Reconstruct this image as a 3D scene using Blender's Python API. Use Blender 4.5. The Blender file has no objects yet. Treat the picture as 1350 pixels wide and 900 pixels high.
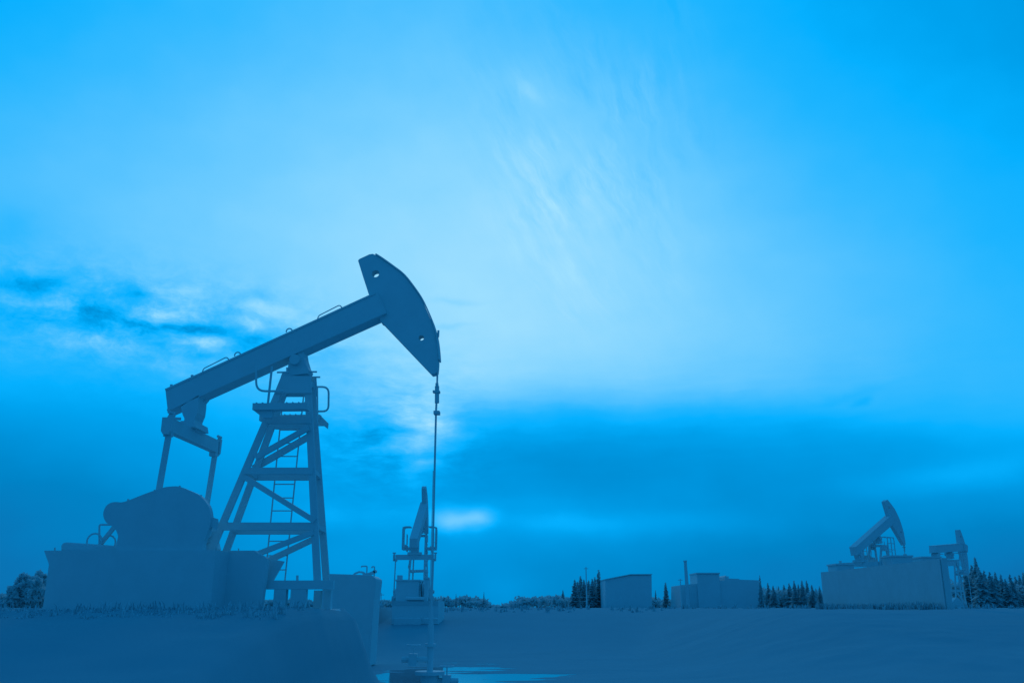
import bpy, bmesh, math, random
from mathutils import Vector, Matrix, noise as mnoise
random.seed(7)
R = math.radians
sc = bpy.context.scene
COL = sc.collection

# ------------------------------------------------------------------ camera maths (photo pixels -> rays)
F, TH, EYE = 1196.0, R(16.3), 1.6
CT, ST = math.cos(TH), math.sin(TH)
CAM = Vector((0, 0, EYE))
def ray(px, py):
    xc, yc = px - 675.0, 450.0 - py
    return Vector((xc, F * CT - yc * ST, F * ST + yc * CT))
def at(px, py, Y):
    d = ray(px, py)
    return CAM + d * (Y / d.y)
def project(v):
    d = Vector(v)
    zc = d.y * CT + d.z * ST
    yc = -d.y * ST + d.z * CT
    if zc <= 1e-6: return None
    return 675 + F * d.x / zc, 450 - F * yc / zc

# ------------------------------------------------------------------ materials
def lin(c): 
    c /= 255.0
    return c / 12.92 if c <= 0.04045 else ((c + 0.055) / 1.055) ** 2.4
def linrgb(r, g, b): return (lin(r), lin(g), lin(b), 1)

def mat(name, col, rough=0.85, spec=0.08, var=0.12, scale=3.0, bump=0.15):
    m = bpy.data.materials.new(name); m.use_nodes = True
    nt = m.node_tree; b = nt.nodes['Principled BSDF']
    b.inputs['Roughness'].default_value = rough
    b.inputs['Specular IOR Level'].default_value = spec
    tc = nt.nodes.new('ShaderNodeTexCoord')
    n = nt.nodes.new('ShaderNodeTexNoise'); n.inputs['Scale'].default_value = scale
    n.inputs['Detail'].default_value = 6; n.inputs['Roughness'].default_value = 0.6
    nt.links.new(tc.outputs['Object'], n.inputs['Vector'])
    r = nt.nodes.new('ShaderNodeValToRGB')
    r.color_ramp.elements[0].position = 0.3; r.color_ramp.elements[1].position = 0.7
    r.color_ramp.elements[0].color = tuple(c * (1 - var) for c in col) + (1,)
    r.color_ramp.elements[1].color = tuple(min(1, c * (1 + var)) for c in col) + (1,)
    nt.links.new(n.outputs['Fac'], r.inputs['Fac'])
    nt.links.new(r.outputs['Color'], b.inputs['Base Color'])
    if bump:
        bp = nt.nodes.new('ShaderNodeBump'); bp.inputs['Strength'].default_value = bump
        bp.inputs['Distance'].default_value = 0.01
        nt.links.new(n.outputs['Fac'], bp.inputs['Height'])
        nt.links.new(bp.outputs['Normal'], b.inputs['Normal'])
    return m
M = {
    'steel': mat('painted_steel', (0.46, 0.70, 0.74), var=.03, bump=0),
    'dark_steel': mat('worn_steel', (0.46, 0.70, 0.74), var=.03, bump=0),
    'concrete': mat('concrete', (0.46, 0.70, 0.74), scale=5, var=.03, bump=0),
    'wood': mat('weathered_boards', (0.46, 0.70, 0.74), scale=2, var=.03, bump=0),
    'fence_wood': mat('grey_boards', (0.42, 0.63, 0.66), scale=2, var=.04, bump=0),
    'grass': mat('dry_grass', (0.34, 0.58, 0.63), scale=2, var=.05, bump=0),
    'plaster': mat('plaster', (0.46, 0.70, 0.74), scale=1, var=.03, bump=0),
    'leaf': mat('pale_leaves', (0.44, 0.67, 0.70), bump=0, var=.05),  # leaf colour raised to lift the shaded faces to the silhouette tone
    'needle': mat('pale_needles', (0.42, 0.65, 0.68), bump=0, var=.05),  # needles paler than real ones, evening out shade in the crowns
    'bark': mat('bark', (0.46, 0.68, 0.70), scale=8, var=.05, bump=0),
    'earth': mat('bluish_earth', (0.195, 0.405, 0.465), rough=1, spec=0.0, var=0.03, scale=0.35, bump=0),  # even bluish tone, tuned level with the silhouettes
}
for k_ in ('leaf', 'needle'):
    nt_ = M[k_].node_tree; b_ = nt_.nodes['Principled BSDF']; o_ = nt_.nodes['Material Output']
    tr_ = nt_.nodes.new('ShaderNodeBsdfTranslucent'); mx_ = nt_.nodes.new('ShaderNodeMixShader'); mx_.inputs[0].default_value = .3
    nt_.links.new(b_.inputs['Base Color'].links[0].from_socket, tr_.inputs['Color'])
    nt_.links.new(b_.outputs[0], mx_.inputs[1]); nt_.links.new(tr_.outputs[0], mx_.inputs[2]); nt_.links.new(mx_.outputs[0], o_.inputs['Surface'])
def water_mat():
    m = bpy.data.materials.new('still_water'); m.use_nodes = True
    nt = m.node_tree; b = nt.nodes['Principled BSDF']
    b.inputs['Base Color'].default_value = (0.05, 0.07, 0.08, 1)
    b.inputs['Roughness'].default_value = 0.06
    b.inputs['IOR'].default_value = 1.15
    tc = nt.nodes.new('ShaderNodeTexCoord')
    n = nt.nodes.new('ShaderNodeTexNoise'); n.inputs['Scale'].default_value = 2.2; n.inputs['Detail'].default_value = 3
    nt.links.new(tc.outputs['Object'], n.inputs['Vector'])
    bp = nt.nodes.new('ShaderNodeBump'); bp.inputs['Strength'].default_value = 0.02; bp.inputs['Distance'].default_value = 0.02
    nt.links.new(n.outputs['Fac'], bp.inputs['Height']); nt.links.new(bp.outputs['Normal'], b.inputs['Normal'])
    return m
M['water'] = water_mat()

# ------------------------------------------------------------------ terrain
def sst(t):
    t = min(1, max(0, t)); return t * t * (3 - 2 * t)
def gz(x, y):
    """height of the ground: flat wet yard, raised pad under the near pumpjack, gently rising field behind"""
    z = -.018 + .018 * mnoise.noise(Vector((x * .3, y * .7, 0))) + .026 * mnoise.noise(Vector((x * .7, y * 2.6, 3))) + .008 * mnoise.noise(Vector((x * 3, y * 5, 8)))
    z += -.034 * math.exp(-(((x + 1.15) / 2.6) ** 2 + ((y - 24.2) / 3.2) ** 2) ** 2)
    z += .024 * math.exp(-((y - 25.6) / 1.0) ** 2) * sst((x + 2.4) / 1.2)
    rear = 1.45 * sst((y - 33) / 29)
    right = 1.5 * sst((y - 14) / 18) * sst((x - 4) / 6)
    pad = 1.56 * sst((y - 2.5) / 12) * sst((-2.45 - x) / .7) * sst((20.6 - y) / 2.6 if x > -7 else 1)
    h = max(rear, right, pad)
    rough = .05 * mnoise.noise(Vector((x * .5, y * .5, 5))) + .03 * mnoise.noise(Vector((x * 1.7, y * 1.7, 9)))
    return z * max(0, 1 - h * 3) + h + rough * min(1, h * 2)

# ------------------------------------------------------------------ mesh helpers
def build(name, bm, m, parent=None, loc=None, bevel=0):
    bmesh.ops.recalc_face_normals(bm, faces=bm.faces)
    me = bpy.data.meshes.new(name); bm.to_mesh(me); bm.free()
    me.materials.append(M[m])
    o = bpy.data.objects.new(name, me); COL.objects.link(o)
    if parent: o.parent = parent
    if loc: o.location = loc
    if bevel:
        md = o.modifiers.new('edge', 'BEVEL'); md.width = bevel; md.segments = 2; md.limit_method = 'ANGLE'
    return o
def tag(o, label, cat, group=None, kind=None):
    if label: o['label'] = label
    if cat: o['category'] = cat
    if group: o['group'] = group
    if kind: o['kind'] = kind
    return o
def empty(name, loc, rz=0, s=1):
    o = bpy.data.objects.new(name, None); COL.objects.link(o)
    o.location = loc; o.rotation_euler = (0, 0, rz); o.scale = (s, s, s); o.empty_display_size = 0.3
    return o
def B(): return bmesh.new()
def prism(bm, pts, y0, y1, holes=()):
    """outline in the x-z plane, given thickness along y, with optional through holes"""
    def loop(ps, y): return [bm.verts.new((p[0], y, p[1])) for p in ps]
    if not holes:
        a, b = loop(pts, y0), loop(pts, y1)
        bm.faces.new(a); bm.faces.new(b[::-1])
        n = len(pts)
        for i in range(n): bm.faces.new((a[i], b[i], b[(i + 1) % n], a[(i + 1) % n]))
        return
    sets = []
    for y in (y0, y1):
        es = []; ls = []
        for ps in [pts] + list(holes):
            vs = loop(ps, y); ls.append(vs)
            for i in range(len(vs)): es.append(bm.edges.new((vs[i], vs[(i + 1) % len(vs)])))
        bmesh.ops.triangle_fill(bm, edges=es, use_beauty=True)
        sets.append(ls)
    for la, lb in zip(*sets):
        n = len(la)
        for i in range(n): bm.faces.new((la[i], lb[i], lb[(i + 1) % n], la[(i + 1) % n]))
def box(bm, x0, x1, y0, y1, z0, z1):
    prism(bm, [(x0, z0), (x1, z0), (x1, z1), (x0, z1)], y0, y1)
def bar(bm, p0, p1, w, h, side=Vector((0, 1, 0))):
    """rectangular bar: w along `side`, h across"""
    p0, p1 = Vector(p0), Vector(p1); d = (p1 - p0).normalized()
    s = (side - d * side.dot(d)).normalized() * w / 2; u = d.cross(s.normalized()) * h / 2
    vs = [[bm.verts.new(p + a * s + b * u) for a, b in ((-1, -1), (1, -1), (1, 1), (-1, 1))] for p in (p0, p1)]
    bm.faces.new(vs[0][::-1]); bm.faces.new(vs[1])
    for i in range(4): bm.faces.new((vs[0][i], vs[0][(i + 1) % 4], vs[1][(i + 1) % 4], vs[1][i]))
def tube(bm, pts, r, n=8, r1=None):
    pts = [Vector(p) for p in pts]; prev = None
    k = len(pts); ref = None
    rings = []
    for i, p in enumerate(pts):
        d = (pts[min(i + 1, k - 1)] - pts[max(i - 1, 0)]).normalized()
        if ref is None: ref = Vector((0, 1, 0)) if abs(d.y) < 0.9 else Vector((1, 0, 0))
        s = (ref - d * ref.dot(d)).normalized(); u = d.cross(s); ref = s
        rr = r if r1 is None else r + (r1 - r) * i / (k - 1)
        rings.append([bm.verts.new(p + (s * math.cos(2 * math.pi * j / n) + u * math.sin(2 * math.pi * j / n)) * rr) for j in range(n)])
    for a, b in zip(rings, rings[1:]):
        for j in range(n): bm.faces.new((a[j], a[(j + 1) % n], b[(j + 1) % n], b[j]))
    bm.faces.new(rings[0][::-1]); bm.faces.new(rings[-1])
def arc(c, r, a0, a1, n=8):
    return [(c[0] + r * math.cos(R(a0 + (a1 - a0) * i / n)), c[1] + r * math.sin(R(a0 + (a1 - a0) * i / n))) for i in range(n + 1)]
def smooth_path(pts, rad, n=5):
    """round the corners of a polyline"""
    pts = [Vector(p) for p in pts]; out = [pts[0]]
    for a, b, c in zip(pts, pts[1:], pts[2:]):
        u, w = (a - b), (c - b); r = min(rad, u.length * 0.48, w.length * 0.48)
        p, q = b + u.normalized() * r, b + w.normalized() * r
        for i in range(n + 1):
            t = i / n; out.append((1 - t) ** 2 * p + 2 * t * (1 - t) * b + t * t * q)
    return out + [pts[-1]]

# ------------------------------------------------------------------ the pumpjack, measured in its own frame
PSI = R(3); Z0 = 1.75
O0 = Vector((at(355, 800, 17).x, 17.0, Z0))
EX, EY = Vector((math.cos(PSI), -math.sin(PSI), 0)), Vector((math.sin(PSI), math.cos(PSI), 0))
def L(px, py, lat=0.0):
    d = ray(px, py); t = (lat - (CAM - O0).dot(EY)) / d.dot(EY)
    P = CAM + d * t - O0
    return Vector((P.dot(EX), lat, P.z))
def L2(px, py, lat=0.0):
    v = L(px, py, lat); return (v.x, v.z)
PXM = 1 / 69.0    # metres per photo pixel at the near pumpjack

PIV = L(393, 478, 0)
def rotd(bm, delta):
    if delta: bmesh.ops.rotate(bm, verts=bm.verts, cent=PIV, matrix=Matrix.Rotation(-delta, 3, 'Y'))
def rotp(p, delta):
    return PIV + Matrix.Rotation(-delta, 3, 'Y') @ (Vector(p) - PIV)

def pumpjack(loc, rz, s, delta, label, near=False, eq_half=1.12, name='pumpjack', basket=False, rod_len=None, bracket=False):
    root = empty(name, loc, rz, s)
    tag(root, label, 'pumpjack', 'pumpjacks on the oil field')
    hb = 0.2
    # --- walking beam (I section: web, flanges, stiffeners)
    tl, tr, br, bl = L2(217.5, 512.5, -hb), L2(497, 384, -hb), L2(514, 420.5, hb), L2(232, 547, hb)
    bm = B()
    prism(bm, [tl, tr, br, bl], -0.185, 0.185)
    def lerp2(a, b, t): return (a[0] + (b[0] - a[0]) * t, a[1] + (b[1] - a[1]) * t)
    for a, b in ((tl, tr), (bl, br)):
        d = Vector((b[0] - a[0], 0, b[1] - a[1])).normalized(); nrm = Vector((-d.z, 0, d.x)) * (-0.016 if a is tl else 0.016)
        e = 0.001 if a is tl else -0.001
        bar(bm, Vector((a[0], 0, a[1])) + nrm * (1 + e) - d * 0.004, Vector((b[0], 0, b[1])) + nrm - d * 0.05, 2 * hb, 0.036)
    rotd(bm, delta); beam = build('walking_beam', bm, 'steel', root)
    # --- horsehead
    hh = 0.11
    outl = [(472, 343.5, -1), (473.5, 341.5, -1), (486.7, 335.3, -1), (491.3, 334.6, -1), (494.7, 336, -1), (504, 342, -.9), (518.7, 353, -.6),
            (533.3, 365, -.3), (546.7, 382, 0), (557.8, 399, .2), (567, 419, .5), (573, 435, .8), (576.7, 450, 1), (578.7, 466.5, 1),
            (579.4, 481, 1), (578.4, 493.5, 1), (575, 495.8, 1), (571, 496.6, 1), (507.5, 430, 1), (504.8, 428.5, 1), (502, 421.5, 1),
            (497, 409, 0), (486, 387.5, -1), (479, 366, -1)]
    fine = []
    for q in range(4, 15):
        p0_, p1_, p2_, p3_ = [Vector(outl[max(4, min(15, q + d_))]) for d_ in (-1, 0, 1, 2)]
        for t_ in (0, .25, .5, .75):
            fine.append(.5 * (2 * p1_ + (p2_ - p0_) * t_ + (2 * p0_ - 5 * p1_ + 4 * p2_ - p3_) * t_ ** 2 + (3 * p1_ - p0_ - 3 * p2_ + p3_) * t_ ** 3))
    outl = outl[:4] + [tuple(f_) for f_ in fine] + outl[15:]
    op = [L2(x, y, hh * k) for x, y, k in outl]
    c1, c2 = L2(496.4, 363.3, 0), L2(556.5, 447.3, 0)
    holes = [arc(c1, 5.1 * PXM, 0, 345, 23), arc(c2, 3.7 * PXM, 0, 345, 15)]
    bm = B(); prism(bm, op, -hh, hh, holes)
    rotd(bm, delta); head = build('horsehead', bm, 'steel', root)
    if near:
        bm = B()   # wear plates along the curved face
        n_ = 40; up_, lo_ = [], []
        for i in range(4, 4 + n_):
            a, b = op[i], op[i + 1]; d_ = Vector((b[0] - a[0], b[1] - a[1])).normalized(); nn = Vector((d_.y, -d_.x))
            lo_.append((a[0] - nn.x * .03, a[1] - nn.y * .03)); up_.append((a[0] - nn.x * .004, a[1] - nn.y * .004))
        prism(bm, up_ + lo_[::-1], -.135, .135)
        rotd(bm, delta); build('face_plate', bm, 'dark_steel', head)
        bm = B()
        tube(bm, [L(578, 435.5, 0), L(577.6, 444, 0)], 0.021); tube(bm, [L(577.6, 444, 0), L(576.4, 458, 0)], 0.01)
        build('rope_end', bm, 'dark_steel', head)
        # grab rails, lifting eyes and bolts on the beam's top flange
        def up(x): # y of top edge at photo x
            return 512.5 + (x - 217.5) * (384 - 512.5) / (497 - 217.5)
        for x0, x1 in ((266.7, 301), (418.5, 450)):
            bm = B()
            pts = [L(x0, up(x0) + 1, -hb), L(x0 + 1.5, up(x0) - 4, -hb), L(x1 - 2, up(x1) - 3.8, -hb), L(x1 + 1.5, up(x1) + 1, -hb)]
            tube(bm, smooth_path(pts, 0.05), 0.011); build('grab_rail', bm, 'steel', beam)
        for x in (313.2, 381.3):
            c = L2(x, up(x) - 0.5, -hb * 0.6); bm = B()
            tube(bm, [(p[0], -hb * 0.6, p[1]) for p in arc(c, 4 * PXM, -20, 200, 12)], 0.013); build('lifting_eye', bm, 'steel', beam)
        for x in (225, 252.4):
            p = L(x, up(x), -hb); bm = B()
            tube(bm, [p + Vector((0, .05, -.03)), p + Vector((-.012, .05, .045))], 0.028); build('bolt', bm, 'dark_steel', beam)
    if bracket:
        bm = B(); c = L(516, 402, 0); box(bm, c.x - .14, c.x + .14, -.36, -.115, c.z - .22, c.z + .2); rotd(bm, delta); build('side_bracket', bm, 'steel', root)
    # --- saddle bearing on the tower top
    bm = B()
    prism(bm, [L2(*p) for p in ((380.5, 478, -.16), (404, 464, .1), (407, 477, .16), (410, 487, .16), (413, 493, .16), (411, 497, .16), (370, 497, -.16), (372, 491.5, -.16), (379, 488, -.16))], -0.16, 0.16)
    tube(bm, [PIV + Vector((0, -0.26, 0)), PIV + Vector((0, 0.26, 0))], 0.1, 14)
    build('saddle_bearing', bm, 'dark_steel', root)
    for (x0, y0, x1, y1, lt, r_) in ((365.3, 490.7, 381, 490.4, -.28, .017), (408, 490, 417.8, 490, -.05, .017), (411, 497, 422, 497, .28, .017), (378.5, 484.5, 378.7, 490, -.2, .02)):
        bm = B(); tube(bm, [L(x0, y0, lt), L(x1, y1, lt)], r_); build('bearing_bolt', bm, 'dark_steel', root)
    # --- tower
    wt, wb = 0.3, 0.4
    def leg(top, bot, sgn):
        bm = B(); p, q = L(top[0], top[1], sgn * wt), L(bot[0], bot[1], sgn * wb)
        k = 0.36 - q.z; d = (q - p); q = q + d * (-(k) / d.z) * 0 + d * ((0.16 - q.z) / d.z)   # run down to the base frame
        # angle-iron leg: two flanges
        bar(bm, p, q, 0.06, 0.125)
        return build('tower_leg', bm, 'steel', root)
    leg((376, 497), (279, 724.4), -1); leg((381.5, 499), (299, 724.4), 1)
    leg((405.5, 499), (416.5, 724), -1); leg((410.5, 500), (427.2, 724), 1)
    bm = B()
    prism(bm, [L2(*p) for p in ((372.5, 496.5, -wt), (411, 496.5, -wt), (412, 519, -wt), (363.2, 519, -wt))], -wt - 0.075, -wt - 0.03)
    prism(bm, [L2(*p) for p in ((380, 497, wt), (416, 497, wt), (417.6, 522, wt), (371, 522, wt))], wt + 0.03, wt + 0.075)
    box(bm, L(373, 497, -wt).x, L(415, 497, wt).x, -wt, wt, L(373, 500, -wt).z - .04, L(373, 496, -wt).z)
    build('top_plate', bm, 'steel', root)
    def cb(x0, x1, y, lt, h):
        bm = B(); bar(bm, L(x0, y, lt), L(x1, y, lt), 0.09, h * PXM); build('cross_beam', bm, 'steel', root)
    lt = 0.36
    cb(352, 411, 554, -0.335, 8.5); cb(363, 417, 560.8, 0.335, 9.5)
    cb(322, 413, 620.8, -lt, 8.5); cb(336, 421, 628.6, lt, 8.5)
    cb(293, 415, 693.6, -lt - .02, 9.5); cb(310, 425, 699.0, lt + .02, 9.8)
    def br_(x0, y0, x1, y1, lt, t, nm='brace'):
        bm = B(); bar(bm, L(x0, y0, lt), L(x1, y1, lt), 0.07, t * PXM); build(nm, bm, 'steel', root)
    br_(407, 563.5, 337, 603, -lt - .05, 7.0); br_(412, 572.5, 334, 617.5, lt + .05, 8.4)
    br_(323, 629, 415, 686.5, -lt - .05, 6.6)
    br_(413, 701.5, 330, 733.5, -lt - .06, 6.4); br_(416, 709, 352, 739.5, lt + .06, 7.4)
    # lateral ties between the two frames
    for (xa, ya, xb, yb) in ((324, 620, 337, 629), (296, 690, 311, 699), (411, 620, 420, 628.6), (415, 693, 426, 699)):
        bm = B(); bar(bm, L(xa, ya, -lt), L(xb, yb, lt), 0.08, 0.1, side=Vector((0, 0, 1))); build('side_tie', bm, 'steel', root)
    # --- service platform: near and far decks, outriggers, hoops
    def deck(x0, x1, ytop, lt0, lt1, px, t):
        bm = B(); a, b = L(x0, ytop, px), L(x1, ytop, px)
        z = a.z
        box(bm, a.x, b.x, lt0, lt1, z - t, z)
        n = int((b.x - a.x) / 0.11)
        for i in range(n): # grating bars standing just proud of the deck
            x = a.x + (i + .5) * (b.x - a.x) / n
            box(bm, x - .01, x + .01, lt0 + .02, lt1 - .02, z + 0.002, z + .02)
        return build('platform_deck', bm, 'steel', root)
    deck(333.2, 405, 531.3, -0.78, -0.58, -0.78, 0.12)
    deck(345, 424, 548.8, 0.62, 0.76, 0.76, 0.11)
    bm = B()
    prism(bm, [L2(*p) for p in ((333.4, 531.5, -.7), (362, 531.5, -.7), (358, 551, -.7), (347.5, 551, -.7), (333.4, 540, -.7))], -0.72, -0.64)
    build('platform_bracket', bm, 'steel', root); bm = B()
    prism(bm, [L2(*p) for p in ((418, 549, .7), (424, 549, .7), (432.6, 557.5, .7), (431.8, 565, .7), (427, 561, .7), (418, 561, .7))], 0.66, 0.74)
    build('platform_bracket', bm, 'steel', root)
    bm = B()
    tube(bm, smooth_path([L(337.6, 480, -.74), L(337.8, 515.4, -.74), L(374, 515.4, -.74)], 0.17), 0.02)
    tube(bm, [L(358.6, 483, -.74), L(353.2, 532, -.74)], 0.022); build('platform_railing', bm, 'steel', root)
    bm = B()
    tube(bm, smooth_path([L(415, 509.8, .7), L(433.4, 509.8, .7), L(433, 542, .7), L(417, 542, .7)], 0.16), 0.02)
    tube(bm, [L(418.2, 509.8, .7), L(418.6, 550, .7)], 0.018); build('platform_railing', bm, 'steel', root)
    if basket:
        for sy in (-1, 1):
            bm = B(); z1 = L(353, 531.3, -.78).z; x0, x1 = L(345, 531, -.78).x, L(420, 549, .76).x
            ya, yb = sy * 0.45, sy * 0.84
            for x in (x0, (x0 + x1) / 2, x1):
                tube(bm, smooth_path([(x, ya, z1 + 1.0), (x, yb, z1 + 1.0), (x, yb, z1 - .05)], .15), 0.025)
            for h in (0.35, 0.68, 1.0): tube(bm, [(x0, yb, z1 + h - .02), (x1, yb, z1 + h - .02)], 0.018)
            box(bm, x0, x1, min(sy * .4, yb + sy * .02), max(sy * .4, yb + sy * .02), z1 - .14, z1 - .02)
            build('platform_basket', bm, 'steel', root)
    # --- ladder
    bm = B(); ly = 0.46
    la, lb, ra, rb = (373.3, 522), (349, 766), (400.2, 522), (375.5, 766)
    tube(bm, [L(*la, ly), L(*lb, ly)], 0.014, 6); tube(bm, [L(*ra, ly), L(*rb, ly)], 0.014, 6)
    for y in (549, 566.7, 584, 601.3, 619.5, 638, 656, 673, 691, 713, 732, 750.7):
        t = (y - 522) / 244.0
        tube(bm, [L(la[0] + (lb[0] - la[0]) * t, y, ly), L(ra[0] + (rb[0] - ra[0]) * t, y, ly)], 0.012, 6)
    build('ladder', bm, 'steel', root)
    # --- equalizer hung from the beam's tail
    eqn = L(221, 560.5, -1.12); J = Vector((eqn.x + 0.02, 0, eqn.z)); Jr = rotp(J + Vector((0, 0, .35)), delta) - Vector((0, 0, .35)) if delta else J
    off = Jr - J
    bm = B()
    prism(bm, [L2(*p) for p in ((238, 536, -.2), (272.5, 526, .2), (272, 538, .2), (270.6, 549, .2), (266.8, 558, .2), (268.5, 572, .2), (250, 577, .1), (248, 558, 0), (246, 553, -.1), (241, 547, -.2))], -0.2, 0.2)
    prism(bm, [L2(*p) for p in ((270.5, 527, .2), (277, 522, .2), (276, 528, .2), (272, 533, .2))], 0.05, 0.2)
    tube(bm, [L(231, 543, -.2), L(229, 551, -.2), L(238, 552, -.2)], 0.03)
    if delta: rotd(bm, delta)
    build('tail_bearing', bm, 'dark_steel', root)
    bm = B(); e = eq_half
    box(bm, J.x - .075, J.x + .075, -e, e, J.z - .12, J.z + .125)
    prism(bm, [(J.x - .16, J.z + .12), (J.x + .16, J.z + .12), (J.x + .13, J.z + .24), (J.x - .13, J.z + .24)], -0.34, 0.34)
    for sy in (-1, 1):
        prism(bm, [(J.x - .08, J.z - .12), (J.x - .04, J.z - .18), (J.x + .05, J.z - .18), (J.x + .09, J.z - .12), (J.x + .1, J.z + .16), (J.x + .04, J.z + .19), (J.x + .01, J.z + .124), (J.x - .08, J.z + .124)],
              sy * (e + .04), sy * (e + .12))
        tube(bm, [(J.x + .05, sy * e, J.z + .21), (J.x + .05, sy * (e + .16), J.z + .21)], 0.03)
        box(bm, J.x - .07, J.x + .07, min(sy * (e - .08), sy * (e + .03)), max(sy * (e - .08), sy * (e + .03)), J.z - .2, J.z - .122)
    bmesh.ops.translate(bm, verts=bm.verts, vec=off)
    build('equalizer_beam', bm, 'steel', root)
    # --- crank pins, pitman arms, cranks
    a0, a1 = L(222.9, 573, -1.12), L(209.8, 646, -1.12)
    pin = a1 + (a1 - a0) * 0.95
    hub = L(228, 694, -.8)
    for sy in (-1, 1):
        bm = B(); top = Vector((a0.x, sy * e, a0.z + .1)) + off; bot = Vector((pin.x, sy * e, pin.z))
        bar(bm, top, bot, 0.045, 0.1); tube(bm, [bot + Vector((0, -.08, 0)), bot + Vector((0, .08, 0))], 0.13, 14)
        build('pitman_arm', bm, 'steel', root)
        bm = B(); yc = sy * (e - .16)
        h3, p3 = Vector((hub.x, yc, hub.z)), Vector((pin.x, yc, pin.z)); d = (p3 - h3).normalized()
        bar(bm, h3 - d * .14, p3 + d * .16, 0.12, 0.22); tube(bm, [h3 + Vector((0, -.1, 0)), h3 + Vector((0, .1, 0))], .17, 16)
        tube(bm, [Vector((pin.x, yc - sy * .08, pin.z)), Vector((pin.x, sy * (e + .08), pin.z))], .05)
        c = build('crank', bm, 'dark_steel', root)
        bm = B(); u = Vector((-d.z, 0, d.x))
        for k in (-1, 1):
            pts = [(h3 + d * t + u * k * w) for t, w in ((-.05, .12), (.55, .12), (.58, .3), (.4, .36), (.1, .34))]
            prism(bm, [(p.x, p.z) for p in pts], yc - .09, yc + .09)
        build('counterweight', bm, 'dark_steel', c)
    # --- gearbox, belt guard, motor, skid
    bm = B()
    prism(bm, [L2(*p) for p in ((176, 672, -.45), (205, 656, -.45), (240, 656, -.45), (262, 668, .45), (270, 690, .45), (268, 726, .45), (170, 726, -.45))], -0.46, 0.46)
    tube(bm, [(hub.x, -1.0, hub.z), (hub.x, 1.0, hub.z)], .09, 12)
    build('gearbox', bm, 'steel', root, bevel=.03)
    g0, g1 = (-1.36, -1.22) if near else (-.72, -.5)
    pts = [(136, 678), (137.5, 671), (141, 665.5), (147, 662), (153, 661.3), (164, 661), (190, 651), (213, 643), (224, 641), (236, 641), (249, 646), (262, 652),
           (270, 660), (275.6, 669), (277.8, 684), (275.6, 695.6), (271, 708), (268, 716), (268, 728), (153.5, 728), (153, 718), (155.6, 707), (151, 695.6), (142, 690), (138, 685)]
    sm_ = []
    for q in range(len(pts)):
        p0_, p1_, p2_, p3_ = [Vector(pts[(q + d_) % len(pts)]) for d_ in (-1, 0, 1, 2)]
        if 17 <= q <= 20: sm_.append(tuple(p1_)); continue
        for t_ in (0, .34, .67):
            sm_.append(tuple(.5 * (2 * p1_ + (p2_ - p0_) * t_ + (2 * p0_ - 5 * p1_ + 4 * p2_ - p3_) * t_ ** 2 + (3 * p1_ - p0_ - 3 * p2_ + p3_) * t_ ** 3)))
    bm = B(); prism(bm, [L2(x, y, -1.36) for x, y in sm_], g0, g1)
    prism(bm, [L2(x, y, -1.36) for x, y in ((276, 683), (279, 681), (281, 682), (284.5, 683), (285, 688), (283, 697.5), (281, 697), (278, 694), (275, 696))], g0 + .04, g1 - .02)
    if near:
        for x, y in ((169, 658.4), (237, 640.8), (204, 646.2), (265, 653)):
            p = L(x, y, g0 + .1); tube(bm, [p - Vector((0, 0, .04)), p + Vector((0, 0, .012))], .018)
    build('belt_guard', bm, 'steel', root)
    if near:
        bm = B()
        tube(bm, smooth_path([L(147, 691.2, -.66), L(131, 691.2, -.66), L(131, 719, -.66)], .04), .018)
        bar(bm, L(151, 694, -.6), L(131, 719, -.6), .06, .065)
        build('guard_support', bm, 'steel', root)
        bm = B()
        for (cx, cy, r, l) in ((124.3, 713, 9.2, -.7), (142.5, 715.5, 9.3, -.55)):
            c = L2(cx, cy, l); tube(bm, [(p[0], l, p[1]) for p in arc(c, r * PXM, -30, 210, 18)], .016)
        build('cable_loop', bm, 'steel', root)
    bm = B()
    c0, c1_ = L(120, 730, -.5), L(120, 730, .35)
    prism(bm, [L2(*p) for p in ((81, 726, -.7), (81, 719, -.7), (83.5, 715.2, -.7), (88, 714.4, -.7), (120, 716.5, -.7), (160, 719.5, -.7), (160, 728, -.7))], -.72, .1)
    build('motor_housing', bm, 'steel', root, bevel=.02)
    bm = B()
    z_sk = -.25
    k_ = -1.4
    x_l = L(64.5, 743, k_).x; zt_ = L(58, 725.3, k_).z
    xr_ = L(284, 725.3, k_).x
    prism(bm, [L2(58, 725.3, k_), (xr_, zt_), (xr_, z_sk), (x_l, z_sk), L2(64.5, 743.5, k_)], k_, .75)
    build('skid', bm, 'steel', root)
    bm = B(); z_ = L(272, 725.4, -.75).z
    prism(bm, [(L(270, 726, -.75).x, z_), (L(339, 725.8, -.6).x, z_), L2(342, 728.5, -.6), L2(356, 736.5, -.6), (L(352, 736, -.6).x, z_sk), (L(270, 726, -.75).x, z_sk)], -.75, -.6)
    build('skid_beam', bm, 'steel', root)
    for lt_ in (-.47, .47):
        bm = B(); bar(bm, L(335, 770.6, lt_), Vector((L(440, 770.6, lt_).x, lt_, L(335, 770.6, lt_).z)), .14, .15); build('base_rail', bm, 'steel', root)
    for x in (340, 385, 420):
        bm = B(); bar(bm, L(x, 770.6, -.4), Vector((L(x, 770.6, -.4).x, .4, L(x, 770.6, -.4).z)), .1, .1, side=Vector((1, 0, 0))); build('base_tie', bm, 'steel', root)
    bm = B(); prism(bm, [L2(x, y, -.42) for x, y in ((350, 735), (374.6, 739.6), (358.5, 768), (336, 768))], -.44, -.38); build('base_gusset', bm, 'steel', root)
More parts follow.
